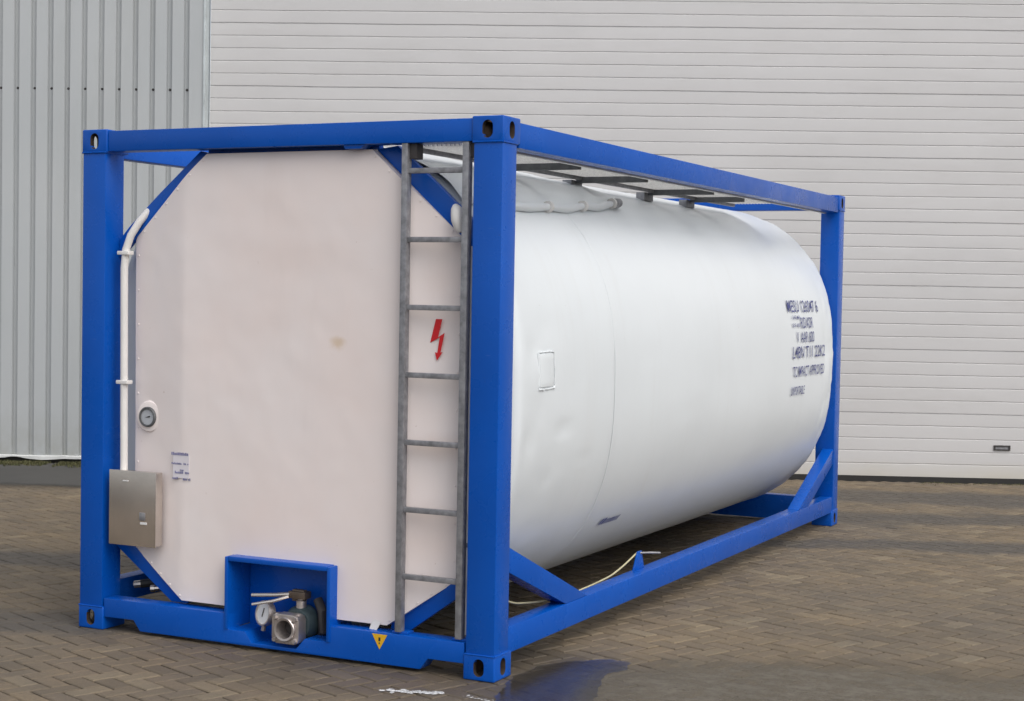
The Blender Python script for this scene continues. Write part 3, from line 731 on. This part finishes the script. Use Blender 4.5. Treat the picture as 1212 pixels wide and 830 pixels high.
# valve box, open to the front
vb = MB()
vb.box(.928, .9478, .0, .205, .088, .452); vb.box(1.528, 1.548, .0, .205, .088, .452); vb.box(.9482, 1.5278, .0, .205, .430, .455)
vb.box(.9482, 1.5278, .19, .205, .03, .4298)
vbx = vb.build('valve_box', M['blue'], tc, .006)
vb = MB().prism([(.95, .0868), (1.048, .0868), (1.09, .0338), (1.352, .0338), (1.398, .0868), (1.526, .0868), (1.526, .080), (1.395, .080), (1.349, .026), (1.093, .026), (1.051, .080), (.95, .080)], 'y', .1082, .19); vb.build('box_floor', M['blue'], vbx)
MB().prism([(.928, .449), (1.548, .449), (1.565, .425), (1.565, .40), (.911, .40), (.911, .425)], 'y', .018, .030).build('box_lip', M['blue'], vbx, .003) if False else None
# outlet valve
VX, VZ = 1.300, .128
valve = MB().lathe([(.05, .06), (.075, .065), (.088, .09), (.092, .13), (.085, .155), (.06, .17), (.06, .189)], (VX+.015, 0, VZ+.012), (0, 1, 0), 28).build('outlet_valve', M['teal'], tc)
fl = MB(); n = 28; hx, hz = .078, .072
sq = []
for k in range(n):
    t = 2*math.pi*(k+.5)/n; c, s = math.cos(t), math.sin(t); q = max(abs(c), abs(s)); e = 1/q if q > .82 else 1/.82*1.0
    sq.append((c*min(1/q, 1.26), s*min(1/q, 1.26)))
ci = [(math.cos(2*math.pi*(k+.5)/n), math.sin(2*math.pi*(k+.5)/n)) for k in range(n)]
vs = []
for yv, src, a_, b_ in ((.0, sq, hx, hz), (.065, sq, hx, hz), (.065, ci, .04, .04), (.006, ci, .044, .044), (.0, ci, .052, .052)): vs += [(VX+p[0]*a_, yv-.01, VZ+p[1]*b_) for p in src]
fs = []
for r0, r1 in ((0, 1), (1, 2), (2, 3), (3, 4), (4, 0)): fs += [(r0*n+k, r0*n+(k+1) % n, r1*n+(k+1) % n, r1*n+k) for k in range(n)]
flg = fl.add(vs, fs).build('flange', M['cast'], valve, .0015)
MB().lathe([(0, .05), (.041, .05)], (VX, 0, VZ), (0, 1, 0), 24).build('flange_plug', M['dark'], valve)
MB().lathe([(.044, -.010), (.056, -.012), (.060, -.018), (.056, -.024), (.046, -.022), (.042, -.005)], (VX, 0, VZ), (0, 1, 0), 28).build('gasket_ring', M['cast'], valve)
for a_, b_ in ((-1, -1), (1, -1), (1, 1), (-1, 1)): MB().lathe([(0, -.024), (.011, -.024), (.012, -.014), (.012, -.0101)], (VX+a_*.058, 0, VZ+b_*.053), (0, 1, 0), 6).build('bolt', M['cast'], valve)
MB().lathe([(.028, 0), (.026, .05), (.018, .055), (.018, .09)], (VX+.02, .10, VZ+.075), (0, 0, 1), 18).build('stem', M['cast'], valve)
MB().box(VX-.045, VX+.055, .075, .135, VZ+.135, VZ+.170).box(VX-.03, VX+.04, .09, .12, VZ+.120, VZ+.178).build('stem_block', M['brass'], valve, .004)
MB().tube([(VX-.03, .07, VZ+.158), (VX-.10, .05, VZ+.150), (VX-.22, .02, VZ+.142)], [.011, .010, .009], 10).tube([(VX-.03, .06, VZ+.148), (VX-.09, .02, VZ+.125), (VX-.19, -.02, VZ+.105)], [.009, .008, .007], 10).build('handle', M['stainless'], valve)
gx = Vector((-.35, -.92, .16)); go = Vector((VX-.165, .050, VZ+.052))
pg = MB().lathe([(0, -.036), (.05, -.036), (.062, -.024), (.064, .0), (.062, .012), (.055, .013), (.054, .004)], go, gx, 28).build('pressure_gauge', M['cast'], valve)
gp = MB().lathe([(0, .0055), (.054, .0050)], go, gx, 28, 0)
gp.bar(go+gx*.009+Vector((-.005, 0, -.018)), go+gx*.009+Vector((.008, 0, .026)), .005, .001, (1, 0, 0), 1); gp.build('gauge_dial', [M['dial_white'], M['black']], valve)
MB().tube([(VX-.165, .05, VZ-.010), (VX-.17, .05, VZ-.035)], .012, 8).build('gauge_plug', M['cast'], valve)
MB().tube([(VX-.12, .06, VZ+.05), (VX-.06, .08, VZ+.05)], .012, 8).build('gauge_stub', M['cast'], valve)
MB().tube([(VX+.09, .14, VZ+.13), (VX+.13, .12, VZ+.08), (VX+.13, .13, VZ-.02), (VX+.10, .16, VZ-.05)], .024, 10).build('valve_hose', M['dark'], valve)
# yellow warning triangle on the rail
yt2 = .0065
tri = flat_poly([(1.782, yt2, .158), (1.866, yt2, .158), (1.824, yt2, .085)], 'warning_triangle', M['yellow'], tc)
MB().box(1.819, 1.829, yt2-.001, yt2-.0002, .125, .143).box(1.821, 1.827, yt2-.001, yt2-.0002, .112, .119).build('exclamation_mark', M['black'], tri, smooth=0)
# stainless box on the near left post
jb = MB().box(.197, .492, .008, .062, .458, .836).build('cabinet', M['stainless'], tc, .006, 3)
MB().box(.195, .496, .0025, .0075, .454, .840).build('cabinet_door', M['stainless'], jb, .002)
MB().box(.395, .430, -.003, .002, .590, .630).build('latch', M['galv'], jb, .002)
MB().box(.400, .440, -.0015, .002, .570, .581).build('bright_plate', M['dial_white'], jb, 0)
MB().box(.285, .320, -.0005, .002, .785, .790).build('bright_strip', M['dial_white'], jb, 0)
# hoses low in the near left corner
hz_ = MB().tube([(.20, .26, .205), (.27, .30, .215), (.40, .36, .235), (.55, .45, .24), (.8, .7, .25)], .022, 10).build('air_hose', M['black'], tc)
MB().tube([(.165, .25, .200), (.205, .262, .206)], .019, 10).build('hose_fitting', M['stainless'], hz_)
hz_ = MB().tube([(.33, .26, .195), (.42, .31, .205), (.52, .40, .20), (.7, .6, .2)], .018, 10).build('air_hose', M['black'], tc)
MB().tube([(.285, .235, .192), (.305, .245, .193)], .020, 10).tube([(.30, .24, .193), (.335, .262, .196)], .014, 10).build('hose_fitting', M['stainless'], hz_)

# ladder
lad = bpy.data.objects.new('ladder', None); COL.objects.link(lad); lad.parent = tc; lad.empty_display_size = .2
for x_, wd in ((1.918, .031), (2.240, .032)):
    MB().box(x_-wd/2, x_+wd/2, .012, .020, .178, 2.4765).box(x_+wd/2-.008, x_+wd/2, .0202, .052, .178, 2.4765).build('stile', M['galv'], lad, .0015)
    MB().box(x_-.040, x_+.045, .030, .090, .1665, .178).build('stile_foot', M['blue'], lad, .002)
    MB().box(x_+wd/2+.001, x_+wd/2+.040, .03, .09, 2.405, 2.476).build('stile_bracket', M['dark'], lad, .002)
for k in range(7):
    z_ = .441+.3175*k+(.003 if k == 6 else 0); MB().box(1.929, 2.2295, .0225, .0475, z_-.0125, z_+.0125).build('rung', M['galv'], lad, .003)

# walkway
wk = MB()
for i in range(19): wk.box(1.905+i*.0235, 1.905+i*.0235+.007, .13, 4.95, 2.4712, 2.480)
for y in np.arange(.14, 4.95, .030): wk.box(1.90, 2.336, y, y+.009, 2.4805, 2.484)
walk = wk.build('walkway', M['grating'], tc, 0, smooth=0)
MB().box(1.870, 1.8995, .13, 4.95, 2.452, 2.505).build('edge_bar', M['galv'], walk, .003)
MB().box(2.312, 2.3365, .18, L-.18, 2.447, 2.4708).build('edge_bar', M['lip'], walk, .002)
for y, x1 in ((1.16, 2.296), (2.12, 2.296), (3.28, 2.296), (4.08, 2.24)):
    MB().box(1.86, x1, y, y+.045, 2.436, 2.4705).build('bracket', M['galv_dark'], walk, .003)
    MB().box(1.80, 1.858, y-.06, y+.10, 2.400, 2.452).build('bracket_foot', M['galv'], walk, .003)
# lug on the lower rail that the cord is tied to
lug = MB().prism([(1.90, .2302), (2.06, .2302), (2.02, .330), (1.965, .330)], 'x', 2.350, 2.360).build('cord_lug', M['blue'], tc, .002)
MB().tube([(2.345, 1.99, .318), (2.40, 2.04, .318), (2.44, 2.10, .312)], .006, 8).build('lug_pin', M['galv'], lug)
lug = MB().prism([(.19, .2302), (.29, .2302), (.26, .36), (.21, .36)], 'x', 2.350, 2.360).build('cord_lug', M['blue'], tc, .002)

# ------------------------------------------------------------------ loose things
cp = []
P0 = [(2.345, 1.99, .322), (2.338, 1.80, .272), (2.334, 1.632, .241), (2.332, 1.45, .232), (2.330, 1.276, .227), (2.330, 1.05, .226), (2.332, .856, .233), (2.336, .605, .262), (2.342, .404, .291), (2.352, .245, .338)]
for i in range(len(P0)-1):
    for q in range(6): cp.append(Vector(P0[i]).lerp(Vector(P0[i+1]), q/6))
cp.append(Vector(P0[-1]))
for _ in range(3): cp = [cp[0]] + [(cp[i-1]+cp[i]*2+cp[i+1])/4 for i in range(1, len(cp)-1)] + [cp[-1]]
tag(MB().tube(cp, .0048, 8).build('cord', M['cord']), 'pale yellow cord tied along the lower blue side rail', 'cord')

def foam():
    k = NT('white_foam'); k.set('Base Color', (.70, .71, .72)); k.set('Roughness', .5); k.set('Alpha', k.ramp(k.noise(55, 5, .7), [(.34, .15), (.58, 1)])); k.bump(k.noise(120, 4), .8, .01); M['foam'] = k.m
    m = MB()
    for i in range(210):
        t = random.random(); u = random.gauss(0, 1)
        if t < .72: x = 2.06+.27*random.random(); y = -.375+.10*(x-2.06)/.3+u*.017*(1-abs(x-2.16)*2.5)
        else: x = 2.42+.33*random.random(); y = -.275+.03*math.sin(x*9)+u*.012
        r = random.choice((.003, .004, .006, .009))*(1.15 if t < .5 else .6); base = Vector((x, y, .002)); seg = 7
        vs = [base+Vector((0, 0, r*.3))]
        for (rr_, hh) in ((.6, .24), (1, 0)):
            for q in range(seg): a_ = 2*math.pi*q/seg; e = r*rr_*random.uniform(.8, 1.25); vs.append(base+Vector((e*1.7*math.cos(a_), e*math.sin(a_), r*hh)))
        m.add(vs, [(0, 1+q, 1+(q+1) % seg) for q in range(seg)] + [(1+q, 8+q, 8+(q+1) % seg, 1+(q+1) % seg) for q in range(seg)])
    o = m.build('foam', M['foam'], smooth=60); tag(o, 'streak of white soap foam along the edge of the puddle', 'foam', 'stuff')
foam()
def moss():
    k = NT('moss_green'); k.set('Base Color', k.ramp(k.noise(9, 3), [(.3, (.055, .065, .02)), (.7, (.12, .11, .05))])); k.set('Roughness', .9); M['moss'] = k.m
    m = MB()
    def tuft(p, n, h):
        for _ in range(n):
            a_ = random.uniform(0, 6.28); l_ = h*random.uniform(.4, 1); b = p+Vector((random.gauss(0, .02), random.gauss(0, .02), 0)); d = Vector((math.cos(a_), math.sin(a_), 0)); s = Vector((-d.y, d.x, 0))*.004
            m.add([b-s, b+s, b+d*l_*.5+Vector((0, 0, l_))], [(0, 1, 2)])
    for _ in range(900):
        s = random.uniform(-3.6, -1.6); dd = abs(random.gauss(0, .14)); 
        if fbm(s, 0, 2, 2.5) > -.25: tuft(W(s, CLAD_D-.01-dd, .002), 9, .036)
    for _ in range(160):
        s = random.uniform(5.9, 8.2); dd = .06+abs(random.gauss(0, .07)); tuft(W(s, DOOR_D-.03-dd, -.006), 6, .022)
    o = m.build('moss', M['moss'], smooth=0, recalc=False); tag(o, 'low moss and weeds growing along the foot of the warehouse wall', 'moss', 'stuff')
moss()
